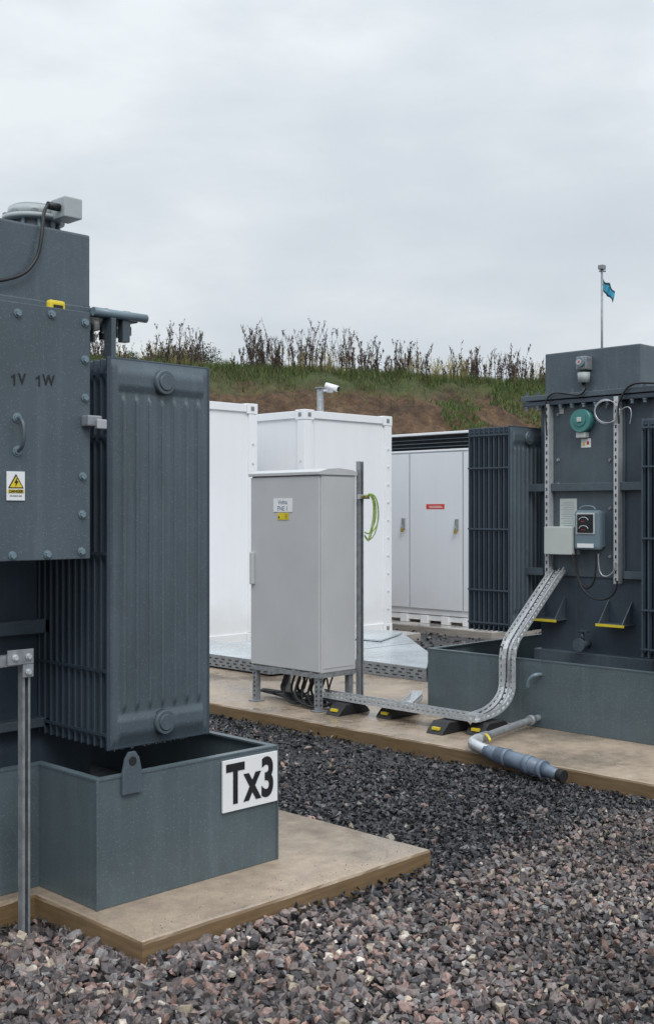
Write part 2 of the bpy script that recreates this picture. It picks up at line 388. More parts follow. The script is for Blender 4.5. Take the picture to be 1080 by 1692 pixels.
# ---------------------------------------------------------------- near transformer
g=G('transformer',(2.4,4.9,.1))
P1=[(2.44,3.66),(3.356,3.66),(3.356,6.2),(.6,6.2),(.6,4.07),(2.44,4.07)]
ring(g,'bund_wall',P1,.102,.586,.012,M['txl'])
ring(g,'bund_rim',inset(P1,-.003),.586,.594,.034,M['txl'])
prism(g,'bund_floor',inset(P1,.02),.104,.30,M['dark'])
boxes(g,'bund_corner_weld',[(2.436,2.446,3.655,3.665,.102,.586),(3.351,3.361,3.655,3.665,.102,.586)],M['txl'],.002)
poly3(g,'lifting_lug',[(2.545,3.655,.52),(2.635,3.655,.52),(2.635,3.655,.60),(2.622,3.655,.655),(2.605,3.655,.68),(2.575,3.655,.68),(2.558,3.655,.655),(2.545,3.655,.60)],(0,-.012,0),M['tx'],.002)
cyl(g,'lug_hole',(2.59,3.645,.645),(2.59,3.640,.645),.017,M['dark'])
box(g,'tank',1.2,2.97,4.5,5.6,.30,2.47,M['txd'],.01)
box(g,'tank_lid',1.1,3.16,4.40,5.7,2.478,2.52,M['tx'],.006)
boxes(g,'tank_stiffeners',[(1.2,2.99,4.43,4.502,1.07,1.13),(1.2,2.99,4.43,4.502,.66,.70)],M['tx'],.004)
bolts(g,'lid_bolts',[(3.12,4.43+i*.1,2.42) for i in range(8)]+[(2.7+i*.1,4.43,2.42) for i in range(5)],(0,0,1),.014,.11,M['tx'])
cyl(g,'lid_pipe',(2.9,4.38,2.50),(3.19,4.38,2.50),.02,M['mgrey'])
boxes(g,'lid_bracket',[(3.06,3.10,4.38,4.42,2.38,2.48),(2.985,3.01,4.36,4.42,2.3,2.48)],M['tx'],.003)
box(g,'conservator_box',1.3,3.03,4.6,5.5,2.52,2.90,M['tx'],.012)
radiator(g,'radiator',2.686,3.215,[3.95+i*.048 for i in range(12)],.627,2.232)
radiator(g,'rear_radiator',2.99,3.25,[4.95+i*.05 for i in range(10)],.66,2.30)
box(g,'cable_box',1.55,2.52,3.868,4.5,1.43,2.37,M['tx'],.006)
box(g,'cable_box_cover',1.53,2.535,3.85,3.866,1.417,2.384,M['tx'],.003)
bp_=[onY(3.85,u,v) for u,v in ((29,517),(85,519),(140,533),(140,594),(140,657),(136,787),(135,850),(134,911),(78,916),(20,918))]
bolts(g,'cover_bolts',bp_,(0,-1,0),.012,.014,M['mgrey'])
def one(nm,X_,Z_):
    poly3(g,nm,[(X_,3.8485,Z_-.021),(X_+.006,3.8485,Z_-.021),(X_+.006,3.8485,Z_+.021),(X_+.001,3.8485,Z_+.021),(X_-.011,3.8485,Z_+.011),(X_-.011,3.8485,Z_+.005),(X_,3.8485,Z_+.0115)],(0,-.001,0),M['ink'])
for nm,ch,u_,v_,du in (('1','V',20,627,16),('2','W',61,629,19)):
    a=onY(3.85,u_,v_); one('phase_mark_'+nm+'_digit',a.x+.006,a.z)
    a=onY(3.85,u_+du,v_); text(g,'phase_mark_'+nm+'_letter',ch,(a.x,3.848,a.z),.058,'-y',M['ink'],.001,.85)
a=onY(3.85,28,690);b2=onY(3.85,29,745)
tube(g,'cover_handle',[(a.x,3.85,a.z),(a.x,3.80,a.z),(a.x,3.80,b2.z),(a.x,3.85,b2.z)],.007,M['tx'])
bolts(g,'handle_feet',[(a.x,3.85,a.z),(a.x,3.85,b2.z)],(0,-1,0),.014,.01,M['mgrey'])
a=onY(3.85,150,697)
box(g,'cover_latch',a.x-.045,a.x+.02,3.80,3.85,a.z-.02,a.z+.022,M['galvd'],.006)
box(g,'latch_arm',a.x-.01,a.x+.035,3.79,3.81,a.z-.03,a.z+.008,M['silver'],.004)
box(g,'yellow_lug',onY(3.9,82,500).x,onY(3.9,109,500).x,3.90,3.93,2.37,2.425,M['yellow'],.012)
box(g,'yellow_lug_strap',onY(3.9,88,500).x,onY(3.9,103,500).x,3.894,3.899,2.385,2.405,M['ink'],.001)
x0=onY(3.85,10,800).x; x1=onY(3.85,40,800).x; zt=onY(3.85,25,779).z; zb=onY(3.85,25,827).z; xc=(x0+x1)/2
box(g,'warning_sign_plate',x0,x1,3.845,3.8485,zb,zt,M['signw'],.0008)
h=zt-zb
poly3(g,'warning_triangle_border',[(x0+.005,3.845,zt-h*.58),(x1-.005,3.845,zt-h*.58),(xc,3.845,zt-h*.08)],(0,-.001,0),M['ink'])
poly3(g,'warning_triangle',[(x0+.012,3.8435,zt-h*.545),(x1-.012,3.8435,zt-h*.545),(xc,3.8435,zt-h*.17)],(0,-.001,0),M['yellow'])
poly3(g,'lightning_bolt',[(xc+.004,3.842,zt-.022),(xc-.008,3.842,zt-.042),(xc-.001,3.842,zt-.042),(xc-.004,3.842,zt-.056),(xc+.009,3.842,zt-.036),(xc+.002,3.842,zt-.036)],(0,-.001,0),M['ink'])
box(g,'danger_band',x0+.004,x1-.004,3.8435,3.8455,zt-h*.74,zt-h*.62,M['yellow'],0)
text(g,'danger_text','DANGER',(xc,3.8425,zt-h*.68),.016,'-y',M['ink'],.0004,.9,.0003)
text(g,'danger_text_line','Risk of electric shock',(xc,3.844,zt-h*.84),.0075,'-y',M['ink'],0,.75,.0003)
x0,x1=3.043,3.347
box(g,'id_sign_plate',x0,x1,3.648,3.6565,.358,.572,M['signw'],.001)
text(g,'id_sign_text','Tx3',((x0+x1)/2,3.6465,.462),.228,'-y',M['ink'],.0068,.70,sp=1.07)
c=(2.86,4.82)
cyl(g,'fan_base',(c[0],c[1],2.90),(c[0],c[1],2.965),.10,M['galvd'],n=32)
bolts(g,'fan_bolts',[(c[0]+.115*math.cos(t),c[1]+.115*math.sin(t),2.90) for t in [i*math.pi/5 for i in range(10)]],(0,0,1),.010,.07,M['mgrey'])
cyl(g,'fan_flange',(c[0],c[1],2.965),(c[0],c[1],2.985),.145,M['fan'],n=40)
cyl(g,'fan_cover',(c[0],c[1],2.985),(c[0],c[1],3.03),.122,M['fan'],.116,n=40)
cyl(g,'fan_dome',(c[0],c[1],3.03),(c[0],c[1],3.047),.116,M['fan'],.085,n=40)
boxes(g,'fan_cover_clips',[(c[0]+.125*math.cos(t)-.012,c[0]+.125*math.cos(t)+.012,c[1]+.125*math.sin(t)-.012,c[1]+.125*math.sin(t)+.012,2.986,3.005) for t in [i*math.pi/4+.3 for i in range(8)]],M['galvd'],.003)
bx=onY(4.62,113,346)
box(g,'fan_junction_box',bx.x-.045,bx.x+.05,4.58,4.70,bx.z-.045,bx.z+.05,M['fan'],.006)
cyl(g,'cable_gland',(bx.x-.05,4.62,bx.z+.0),(bx.x-.11,4.62,bx.z+.0),.018,M['black'])
tube(g,'fan_cable',[(bx.x-.10,4.62,bx.z),(bx.x-.14,4.6,bx.z-.01),tuple(onY(4.57,70,385)),tuple(onY(4.57,62,430)),tuple(onY(4.57,30,462)),tuple(onY(4.57,-20,465))],.008,M['black'])
tube(g,'lv_cable',[(2.12,4.2,1.43),(2.12,4.25,1.2),(2.1,4.3,.9),(2.05,4.4,.6)],.022,M['black'])
tube(g,'lv_cable_2',[(2.2,4.25,1.43),(2.2,4.3,1.2),(2.15,4.35,.9),(2.08,4.4,.6)],.022,M['black'])

g=G('strut_support',(2.24,3.84,0))
X,Y=2.24,3.84
boxes(g,'upright',[(X-.016,X+.016,Y+.014,Y+.017,-.03,1.05),(X-.016,X-.0135,Y-.016,Y+.014,-.03,1.05),(X+.0135,X+.016,Y-.016,Y+.014,-.03,1.05),(X-.0135,X-.007,Y-.017,Y-.0145,-.03,1.05),(X+.007,X+.0135,Y-.017,Y-.0145,-.03,1.05)],M['galvd'])
boxes(g,'crossbar',[(1.7,X-.024,Y-.02,Y+.02,1.03,1.033),(1.7,X-.024,Y+.017,Y+.02,1.034,1.07),(1.7,X-.024,Y-.02,Y-.017,1.034,1.07)],M['galvd'])
box(g,'corner_plate',X-.085,X+.022,Y-.030,Y-.024,1.035,1.09,M['galvd'],.001)
box(g,'corner_plate_tail',X-.022,X+.022,Y-.0295,Y-.0245,.985,1.033,M['galvd'],.001)
bolts(g,'plate_bolts',[(X,Y-.030,1.005),(X,Y-.030,1.062),(X-.055,Y-.030,1.062)],(0,-1,0),.009,.012,M['galv'])

# ---------------------------------------------------------------- grey cabinet
g=G('electrical_cabinet',(6.2,6.45,.1))
cx0,cx1,cy0,cy1,cz0,cz1=6.03,6.42,6.11,6.89,.39,1.915
box(g,'body',cx0+.02,cx1,cy0,cy1,cz0,cz1-.03,M['cab'],.006)
box(g,'door',cx0,cx0+.018,cy0+.006,cy1-.006,cz0+.008,cz1-.045,M['cab'],.005)
box(g,'side_panel',cx0+.045,cx1-.02,cy0-.004,cy0+.002,cz0+.03,cz1-.05,M['cab'],.003)
bm=bmesh.new(); sec=[(cx0-.012,cz1-.035),(cx0-.012,cz1-.012),(cx0+.08,cz1+.012),((cx0+cx1)/2,cz1+.018),(cx1-.04,cz1+.008),(cx1+.012,cz1-.012),(cx1+.012,cz1-.035)]
A=[bm.verts.new((x_,cy0-.012,z_)) for x_,z_ in sec]; B=[bm.verts.new((x_,cy1+.012,z_)) for x_,z_ in sec]
bm.faces.new(A); bm.faces.new(B[::-1])
for i in range(len(sec)): bm.faces.new((A[i],A[(i+1)%len(sec)],B[(i+1)%len(sec)],B[i]))
fin(bm,'roof',M['cab'],g,.003)
a=onX(cx0,414,912); b2=onX(cx0,414,965)
box(g,'handle',cx0-.03,cx0,cy1-.055,cy1-.02,b2.z,a.z,M['lgrey'],.008)
p0=onX(cx0,452,824);p1=onX(cx0,483,846)
box(g,'name_label',cx0-.004,cx0-.0006,p0.y,p1.y,p0.z,p1.z,M['signw'],.0008)
yc=(p0.y+p1.y)/2
text(g,'name_text_1','Velna',(cx0-.0045,yc,p0.z-.028),.05,'-x',M['blueink'],0,.95,.0005)
text(g,'name_text_2','FNE 1',(cx0-.0045,yc,p1.z+.026),.05,'-x',M['blueink'],0,.95,.0005)
p0=onX(cx0,459,847.5);p1=onX(cx0,477,859)
box(g,'hazard_label',cx0-.004,cx0-.0006,p0.y,p1.y,p0.z,p1.z,M['yellow'],.0008)
poly3(g,'hazard_triangle',[(cx0-.0045,p0.y-.006,p1.z+.012),(cx0-.0045,p0.y-.026,p1.z+.012),(cx0-.0045,p0.y-.016,p1.z+.034)],(-.0006,0,0),M['ink'])
boxes(g,'hazard_text_lines',[(cx0-.005,cx0-.0042,p1.y+.012,p1.y+.038,p1.z+z,p1.z+z+.003) for z in (.014,.026,.038)],M['ink'])
L=[]
for (lx,ly) in ((cx0+.01,cy0+.02),(cx0+.01,cy1-.06),(cx1-.05,cy0+.02),(cx1-.05,cy1-.06)):
    L+=[(lx,lx+.004,ly,ly+.045,.112,.35),(lx+.004,lx+.045,ly,ly+.004,.112,.35),(lx-.03,lx+.06,ly-.03,ly+.06,.102,.110)]
L+=[(cx0+.002,cx1-.002,cy0+.004,cy0+.012,.352,.388),(cx0+.002,cx0+.010,cy0+.014,cy1-.014,.352,.388),(cx0+.002,cx1-.002,cy1-.012,cy1-.004,.352,.388)]
boxes(g,'stand',L,M['galvd'])
sl_=[]
for z in np.arange(.14,.34,.035):
    for ly in (cy0+.042,cy1-.038): sl_.append((cx0+.0085,cx0+.0096,ly-.007,ly+.007,z,z+.016))
    sl_.append((cx0+.03,cx0+.042,cy0+.0185,cy0+.0196,z,z+.016))
boxes(g,'stand_slots',sl_,M['dark'])
for i in range(20):
    y0=6.25+random.uniform(-.05,.42); x0=6.09+random.uniform(0,.25); dr=random.choice((-1,-1,1)); L_=random.uniform(.08,.32)
    tube(g,'cable_%d'%i,[(x0,y0,.42),(x0+random.uniform(-.03,.03),y0-.04*dr,.30),(x0-.02,y0-.08*dr,.19),(x0+random.uniform(-.09,.04),y0+L_*.4*dr,.118),(x0+random.uniform(-.06,.04),y0+L_*dr,.13),(6.2+random.uniform(-.06,.06),y0+L_*1.3*dr,.17),(6.2+random.uniform(-.04,.04),6.0,.17),(6.2,5.8,.205)],random.uniform(.006,.012),M['black'])

g=G('strut_post',(6.45,6.09,.1))
boxes(g,'channel',[(6.432,6.435,6.075,6.115,.1,1.99),(6.472,6.475,6.075,6.115,.1,1.99),(6.435,6.472,6.112,6.115,.1,1.99),(6.435,6.445,6.075,6.078,.1,1.99),(6.462,6.472,6.075,6.078,.1,1.99)],M['galvd'])
box(g,'foot',6.40,6.50,6.05,6.14,.101,.109,M['galv'],.001)
box(g,'clamp',6.40,6.53,6.062,6.073,1.70,1.735,M['galv'],.002)
box(g,'bolt_block',6.43,6.50,6.045,6.06,1.71,1.725,M['brass'],.002)
for i in range(5):
    o=random.uniform(-.035,.03); q=random.uniform(-.02,.02)
    tube(g,'earth_wire_%d'%i,[(6.48+q,6.05,1.72+q),(6.52+o,6.04,1.75),(6.57+o,6.03,1.69),(6.58+o*1.4,6.03,1.55),(6.55+o*1.5,6.04,1.44+q*2),(6.50,6.05,1.39+q*2),(6.47,6.06,1.43+q)],.0045,M['wire'])

# ---------------------------------------------------------------- containers
def container(name,x0,x1,y0,y1,z0,z1):
    g=G(name,((x0+x1)/2,(y0+y1)/2,z0))
    i=.03
    box(g,'body',x0+i,x1-i,y0+i,y1-i,z0+.1,z1-.05,M['white'],.004)
    c=.16;L=[]
    for (a,b) in ((x0,x0+c),(x1-c,x1)):
        for (e,f_) in ((y0,y0+c),(y1-c,y1)):
            L.append((a,b,e,f_,z1-.12,z1)); L.append((a,b,e,f_,z0,z0+.12))
    boxes(g,'corner_castings',L,M['white'],.008)
    pl=[];
    for (a,b) in ((x0+.005,x0+.13),(x1-.13,x1-.005)):
        for (e,f_) in ((y0+.005,y0+.13),(y1-.13,y1-.005)): pl.append((a,b,e,f_,z0+.122,z1-.122))
    boxes(g,'corner_posts',pl,M['white'],.006)
    r=[]
    for zz in ((z0+.01,z0+.12),(z1-.1,z1-.012)):
        for (e,f_) in ((y0+.008,y0+.07),(y1-.07,y1-.008)): r.append((x0+c+.002,x1-c-.002,e,f_,*zz))
        for (a,b) in ((x0+.008,x0+.07),(x1-.07,x1-.008)): r.append((a,b,y0+c+.002,y1-c-.002,*zz))
    boxes(g,'rails',r,M['white'],.005)
    h=[]
    for X_ in (x0+.055,x1-.105): h.append((X_,X_+.05,y0-.003,y0+.001,z1-.085,z1-.035)); h.append((X_,X_+.05,y0-.003,y0+.001,z0+.035,z0+.085))
    for Y_ in (y0+.055,y1-.105): h.append((x0-.003,x0+.001,Y_,Y_+.05,z1-.085,z1-.035))
    boxes(g,'casting_holes',h,M['galvd'],.001)
    bolts(g,'edge_bolts',[(x1-.07,y0+.004,z0+.3+k*.22) for k in range(int((z1-z0-.4)/.22))],(0,-1,0),.012,.012,M['whiteo'])
    bolts(g,'edge_bolts_2',[(x0+.004,y0+.07,z0+.3+k*.45) for k in range(int((z1-z0-.4)/.45))],(-1,0,0),.011,.012,M['whiteo'])
    ln=[(x0+(x1-x0)*.12,x0+(x1-x0)*.12+.006,y0+i-.002,y0+i+.001,z0+.14,z1-.16)]
    boxes(g,'panel_seams',ln,M['whiteo'])
    return g
container('shipping_container',9.185,10.70,9.55,13.0,.1,2.79)
container('shipping_container',6.0,8.77,9.89,13.2,.1,2.84)

g=G('battery_enclosure',(12.6,10,.1))
ex=11.88; ey0,ey1=9.2,11.6
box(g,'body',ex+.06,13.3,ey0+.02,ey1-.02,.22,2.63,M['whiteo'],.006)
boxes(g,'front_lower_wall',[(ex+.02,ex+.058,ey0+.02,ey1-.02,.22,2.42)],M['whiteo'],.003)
box(g,'roof',ex-.03,13.34,ey0-.02,ey1+.02,2.632,2.665,M['white'],.006)
box(g,'vent_recess',ex+.045,ex+.058,ey0+.06,ey1-.06,2.44,2.625,M['dark'],0)
boxes(g,'vent_louvres',[(ex+.005,ex+.04,ey0+.06,ey1-.06,z,z+.005) for z in np.arange(2.47,2.62,.05)],M['mgrey'])
box(g,'vent_sill',ex-.004,ex+.02,ey0+.03,ey1-.03,2.41,2.435,M['white'],.003)
ys_=[onX(ex,u,900).y for u in (676,764)]
w_=ys_[0]-ys_[1]
edges=[ys_[1]-w_,ys_[1],ys_[0],ys_[0]+w_]
edges=[max(min(e,ey1-.03),ey0+.03) for e in edges]
for i in range(3):
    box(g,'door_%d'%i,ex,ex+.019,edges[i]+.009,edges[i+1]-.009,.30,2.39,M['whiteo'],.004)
boxes(g,'door_gap_seals',[(ex+.0175,ex+.0195,e-.008,e+.008,.30,2.39) for e in edges[1:3]],M['galvd'])
for i,(u,v) in enumerate(((667,867),(755,869))):
    p=onX(ex,u,v)
    box(g,'lock_handle_%d'%i,ex-.03,ex,p.y-.022,p.y+.022,p.z-.06,p.z+.09,M['galvd'],.006)
    box(g,'padlock_%d'%i,ex-.055,ex-.031,p.y-.02,p.y+.02,p.z-.10,p.z-.05,M['brass'],.004)
    tube(g,'shackle_%d'%i,[(ex-.043,p.y-.014,p.z-.05),(ex-.043,p.y-.014,p.z-.01),(ex-.043,p.y+.014,p.z-.01),(ex-.043,p.y+.014,p.z-.05)],.004,M['silver'])
p=onX(ex,704,833);q=onX(ex,734,841)
box(g,'red_label',ex-.003,ex-.0005,p.y,q.y,p.z,q.z,M['red'],.0005)
boxes(g,'label_writing',[(ex-.0042,ex-.0028,q.y+.03,p.y-.06,q.z+.018,q.z+.024),(ex-.0042,ex-.0028,q.y+.05,p.y-.05,q.z+.034,q.z+.04)],M['signw'])
boxes(g,'base_frame',[(ex+.03,ex+.06,ey0+.03,ey1-.03,.14,.21)]+[(ex-.01,ex+.07,y_,y_+.12,.102,.21) for y_ in np.arange(ey0+.05,ey1-.2,.36)],M['white'],.004)

# ---------------------------------------------------------------- steel deck around containers
g=G('steel_deck',(8.3,8,.1))
prism(g,'deck_sheet',[(7.79,6.55),(8.62,7.2),(9.95,8.75),(9.95,9.28),(7.79,9.28)],.215,.222,M['deck'])
prism(g,'deck_sheet_2',[(7.04,7.75),(7.785,7.75),(7.785,9.8),(7.04,9.8)],.225,.232,M['deck'])
prism(g,'ramp_sheet',[(9.0,8.2),(9.75,8.55),(9.6,9.25),(8.9,9.2)],.23,.245,M['deck'])
boxes(g,'edge_flange',[(7.785,7.79,6.55,9.7,.103,.214),(7.03,7.035,7.75,9.8,.12,.232),(7.04,7.78,7.745,7.75,.12,.224)],M['galvd'])
s1=[]
for k in range(0,30):
    y_=6.6+k*.1
    if y_<7.7:
        for z in (.125,.155,.185): s1.append((7.783,7.7845,y_+(.03 if z==.155 else 0),y_+.045+(.03 if z==.155 else 0),z,z+.010))
for k in range(0,20):
    y_=7.8+k*.1
    for z in (.135,.165,.195): s1.append((7.0275,7.0295,y_+(.03 if z==.165 else 0),y_+.045+(.03 if z==.165 else 0),z,z+.010))
boxes(g,'flange_slots',s1,M['dark'])
boxes(g,'deck_seams',[(7.8,9.2,7.9,7.91,.2225,.224),(7.8,9.6,8.6,8.61,.2225,.224)],M['galvd'])
boxes(g,'support_blocks',[(7.06,7.3,y_,y_+.25,.102,.2) for y_ in (7.8,8.5,9.2)]+[(7.82,8.1,y_,y_+.2,.102,.2) for y_ in (6.9,7.5)],M['black'],.01)

# ---------------------------------------------------------------- far transformer
g=G('transformer',(7.9,4.7,.1))
bx0=6.70
P2=[(bx0,2.2),(8.4,2.2),(8.4,5.62),(bx0,5.62)]
ring(g,'bund_wall',P2,.102,.560,.012,M['txl'])
ring(g,'bund_rim',inset(P2,-.003),.560,.568,.036,M['txl'])
prism(g,'bund_floor',inset(P2,.02),.104,.28,M['dark'])
tx=7.37; ty0,ty1=4.12,5.06
box(g,'tank',tx,8.15,ty0,ty1,.30,2.43,M['txd'],.01)
box(g,'front_plate',tx-.012,tx-.001,4.33,4.99,1.12,2.40,M['tx'],.003)
box(g,'tank_lid',tx-.08,8.25,ty0-.12,5.19,2.445,2.485,M['tx'],.005)
box(g,'tank_flange',tx-.07,8.23,ty0-.11,5.18,2.405,2.438,M['txd'],.004)
bolts(g,'lid_bolts',[(tx-.05,4.05+k*.1,2.485) for k in range(12)],(0,0,1),.013,.03,M['tx'])
bolts(g,'lid_bolts_under',[(tx-.05,4.05+k*.1,2.405) for k in range(12)],(0,0,-1),.013,.03,M['mgrey'])
box(g,'conservator_box',7.5,8.1,4.29,5.11,2.486,2.825,M['tx'],.01)
boxes(g,'stiffeners',[(tx-.05,tx-.013,4.14,5.16,1.755,1.815),(tx-.07,tx-.001,4.995,5.16,1.12,1.175),(tx-.05,tx-.001,4.14,4.32,1.12,1.175)],M['tx'],.004)
boxes(g,'tank_base',[(tx-.05,8.2,ty0-.03,ty1+.03,.40,.56)],M['tx'],.006)
radiator(g,'radiator',7.10,7.535,[5.16+i*.047 for i in range(9)],.69,2.25)
radiator(g,'radiator_2',7.10,7.535,[3.62+i*.047 for i in range(10)],.60,2.24)
xf=tx-.013
def trunk(nm,u,v0,v1):
    a=onX(xf-.04,u,v0); c=onX(xf-.04,u,v1)
    box(g,nm,xf-.062,xf,a.y-.019,a.y+.019,c.z,a.z,M['galv'],.003)
    boxes(g,nm+'_slots',[(xf-.0645,xf-.0615,a.y-.005,a.y+.005,z,z+.024) for z in np.arange(c.z+.02,a.z-.03,.055)],M['dark'])
trunk('cable_trunking',905.5,668,960); trunk('cable_trunking_2',1019.5,655,965)
p=onX(xf-.05,960,695)
cyl(g,'teal_gauge',(xf,p.y,p.z),(xf-.07,p.y,p.z),.088,M['teal'],.084,n=32)
cyl(g,'gauge_inner',(xf-.07,p.y,p.z+.008),(xf-.078,p.y,p.z+.008),.05,M['teal'],n=32)
box(g,'gauge_hub',xf-.088,xf-.078,p.y-.018,p.y+.018,p.z-.01,p.z+.024,M['lgrey'],.003)
box(g,'gauge_terminal',xf-.055,xf,p.y-.035,p.y+.045,p.z-.125,p.z-.085,M['lgrey'],.005)
p=onX(xf,960,725);q=onX(xf,976,739)
box(g,'warning_label',xf-.003,xf-.0006,p.y,q.y,p.z,q.z,M['signw'],.0005)
ym=(p.y+q.y)/2; zm=(p.z+q.z)/2
poly3(g,'label_triangle',[(xf-.0036,ym+.03,zm-.02),(xf-.0036,ym+.004,zm-.02),(xf-.0036,ym+.017,zm+.014)],(-.0005,0,0),M['yellow'])
box(g,'label_circle',xf-.0045,xf-.0032,ym-.027,ym-.007,zm-.012,zm+.012,M['red'],0)
p=onX(xf,925,824);q=onX(xf,953,876)
box(g,'nameplate',xf-.004,xf-.0006,p.y,q.y,p.z,q.z,M['lgrey'],.001)
boxes(g,'nameplate_lines',[(xf-.0052,xf-.0042,q.y+.012+(.01 if k%3 else 0),p.y-.012-(.02 if k%2 else 0),q.z+.015+k*.017,q.z+.018+k*.017) for k in range(12)],M['mgrey'])
p=onX(xf,922,673)
box(g,'small_plate',xf-.003,xf-.0006,p.y-.05,p.y-.012,p.z-.05,p.z-.01,M['lgrey'],.0006)
p=onX(xf-.08,903,870);q=onX(xf-.08,949,917)
box(g,'junction_box',xf-.11,xf-.001,p.y,q.y,p.z,q.z,M['lgrey'],.008)
box(g,'junction_box_lid',xf-.120,xf-.111,p.y-.002,q.y+.002,p.z-.002,q.z+.002,M['lgrey'],.004)
p=onX(xf-.08,951,843);q=onX(xf-.08,994,909)
box(g,'temperature_gauge_case',xf-.11,xf-.05,p.y-.003,q.y,p.z,q.z,M['mgrey'],.022)
box(g,'gauge_back',xf-.05,xf,p.y-.02,q.y+.02,p.z-.01,q.z+.02,M['mgrey'],.006)
box(g,'gauge_window_frame',xf-.117,xf-.109,p.y-.025,q.y+.04,p.z-.02,p.z-.175,M['lgrey'],.01)
box(g,'gauge_window',xf-.121,xf-.114,p.y-.035,q.y+.05,p.z-.03,p.z-.165,M['glass'],.006)
for k,(dy,dz) in enumerate(((0,0),(0,-.062))):
    tube(g,'gauge_dial_%d'%k,[(xf-.122,p.y-.05-.040*(1-math.cos(t)),p.z-.078+dz+.028*math.sin(t)) for t in np.linspace(.2,math.pi-.2,8)],.0018,M['signw'])
    box(g,'gauge_pointer_%d'%k,xf-.1235,xf-.1215,p.y-.10,p.y-.07,p.z-.083+dz,p.z-.08+dz,M['red'],0)
box(g,'gauge_label',xf-.1135,xf-.1105,q.y+.05,p.y-.03,q.z+.015,q.z+.045,M['signw'],.001)
tube(g,'gauge_handle',[(xf-.09,q.y+.05,p.z),(xf-.09,q.y+.05,p.z+.03),(xf-.09,p.y-.04,p.z+.03),(xf-.09,p.y-.04,p.z)],.006,M['mgrey'])
bolts(g,'panel_bolts',[onX(xf,u,v) for u,v in ((922,685),(1003,672),(922,760),(1008,760),(1008,920),(922,800),(1008,840))],(-1,0,0),.010,.014,M['galvd'])
p=onX(7.5,970,600)
boxes(g,'relief_valve',[(7.41,7.5,p.y-.045,p.y+.045,p.z-.055,p.z+.045)],M['galvd'],.01)
cyl(g,'relief_valve_dial',(7.41,p.y,p.z),(7.39,p.y,p.z),.036,M['mgrey'],n=24)
cyl(g,'relief_valve_dial_face',(7.391,p.y+.005,p.z),(7.386,p.y+.005,p.z),.022,M['silver'],n=20)
box(g,'relief_valve_mark',7.383,7.3865,p.y-.005,p.y+.008,p.z-.006,p.z+.008,M['red'],0)
cyl(g,'relief_valve_neck',(7.45,p.y,p.z-.05),(7.45,p.y,p.z-.08),.03,M['black'],.03,n=24)
cyl(g,'relief_valve_body',(7.45,p.y,p.z-.075),(7.45,p.y,p.z-.15),.048,M['fan'],.042,n=24)
cyl(g,'relief_valve_stem',(7.45,p.y,p.z-.15),(7.45,p.y,2.49),.014,M['black'])
X_=7.33
def pth(l,x=None): return [tuple(onX(x or X_,u,v)) for u,v in l]
tube(g,'cable_a',pth([(968,640),(962,655),(935,650),(912,648),(900,662),(901,690),(903,720)],7.27),.007,M['black'])
tube(g,'cable_b',pth([(1095,634),(1060,631),(1038,636),(1026,655),(1020,672),(1022,700)],7.27),.008,M['black'])
tube(g,'cable_c',pth([(950,905),(952,940),(958,965),(972,975),(985,955),(984,915)],7.28),.007,M['black'])
tube(g,'cable_d',pth([(945,915),(952,960),(975,990),(1003,992),(1019,975),(1019,960)],7.25),.007,M['black'])
tube(g,'cable_e',pth([(988,915),(988,945),(1000,955),(1015,945),(1018,930)],7.28),.005,M['silver'])
for i in range(3):
    cx_,cy_=1000+i*1.5,680; tube(g,'capillary_coil_%d'%i,pth([(cx_+(19+i)*math.cos(t),cy_+(21-i)*math.sin(t)) for t in np.linspace(0,2*math.pi,13)[:-1]],7.29-i*.01),.0035,M['silver'],True)
tube(g,'capillary_tail',pth([(1020,682),(1035,668),(1045,680),(1040,700)],7.28),.0035,M['silver'])
def gusset(nm,u0,u1,v):
    a=onX(tx-.1,u0,v); c=onX(tx-.1,u1,v)
    box(g,nm+'_plate',tx-.15,tx-.001,a.y,c.y,a.z-.003,a.z+.006,M['tx'],.002)
    box(g,nm+'_yellow_edge',tx-.156,tx-.1505,a.y,c.y,a.z-.012,a.z+.007,M['yellow'],.001)
    for k,yy in enumerate((a.y-.02,c.y+.02)):
        poly3(g,nm+'_rib_%d'%k,[(tx-.14,yy,a.z+.007),(tx-.001,yy,a.z+.007),(tx-.001,yy,a.z+.17)],(0,.008,0),M['tx'])
gusset('jacking_lug',990,1037,1031); gusset('jacking_lug_2',884,925,1022)
p=onX(7.3,963,1065)
cyl(g,'drain_valve_body',(7.37,p.y,p.z),(7.25,p.y,p.z),.03,M['tx'])
cyl(g,'drain_valve_flange',(7.25,p.y,p.z),(7.235,p.y,p.z),.05,M['tx'])
cyl(g,'drain_valve_stem',(7.29,p.y,p.z+.02),(7.29,p.y,p.z+.09),.014,M['txd'])
boxes(g,'drain_valve_handle',[(7.27,7.31,p.y-.045,p.y+.02,p.z+.09,p.z+.105)],M['txd'],.003)
tube(g,'bund_elbow',[(bx0,4.60,.47),(bx0-.05,4.60,.475),(bx0-.06,4.63,.46),(bx0-.055,4.67,.42),(bx0-.04,4.68,.38)],.013,M['mgrey'])

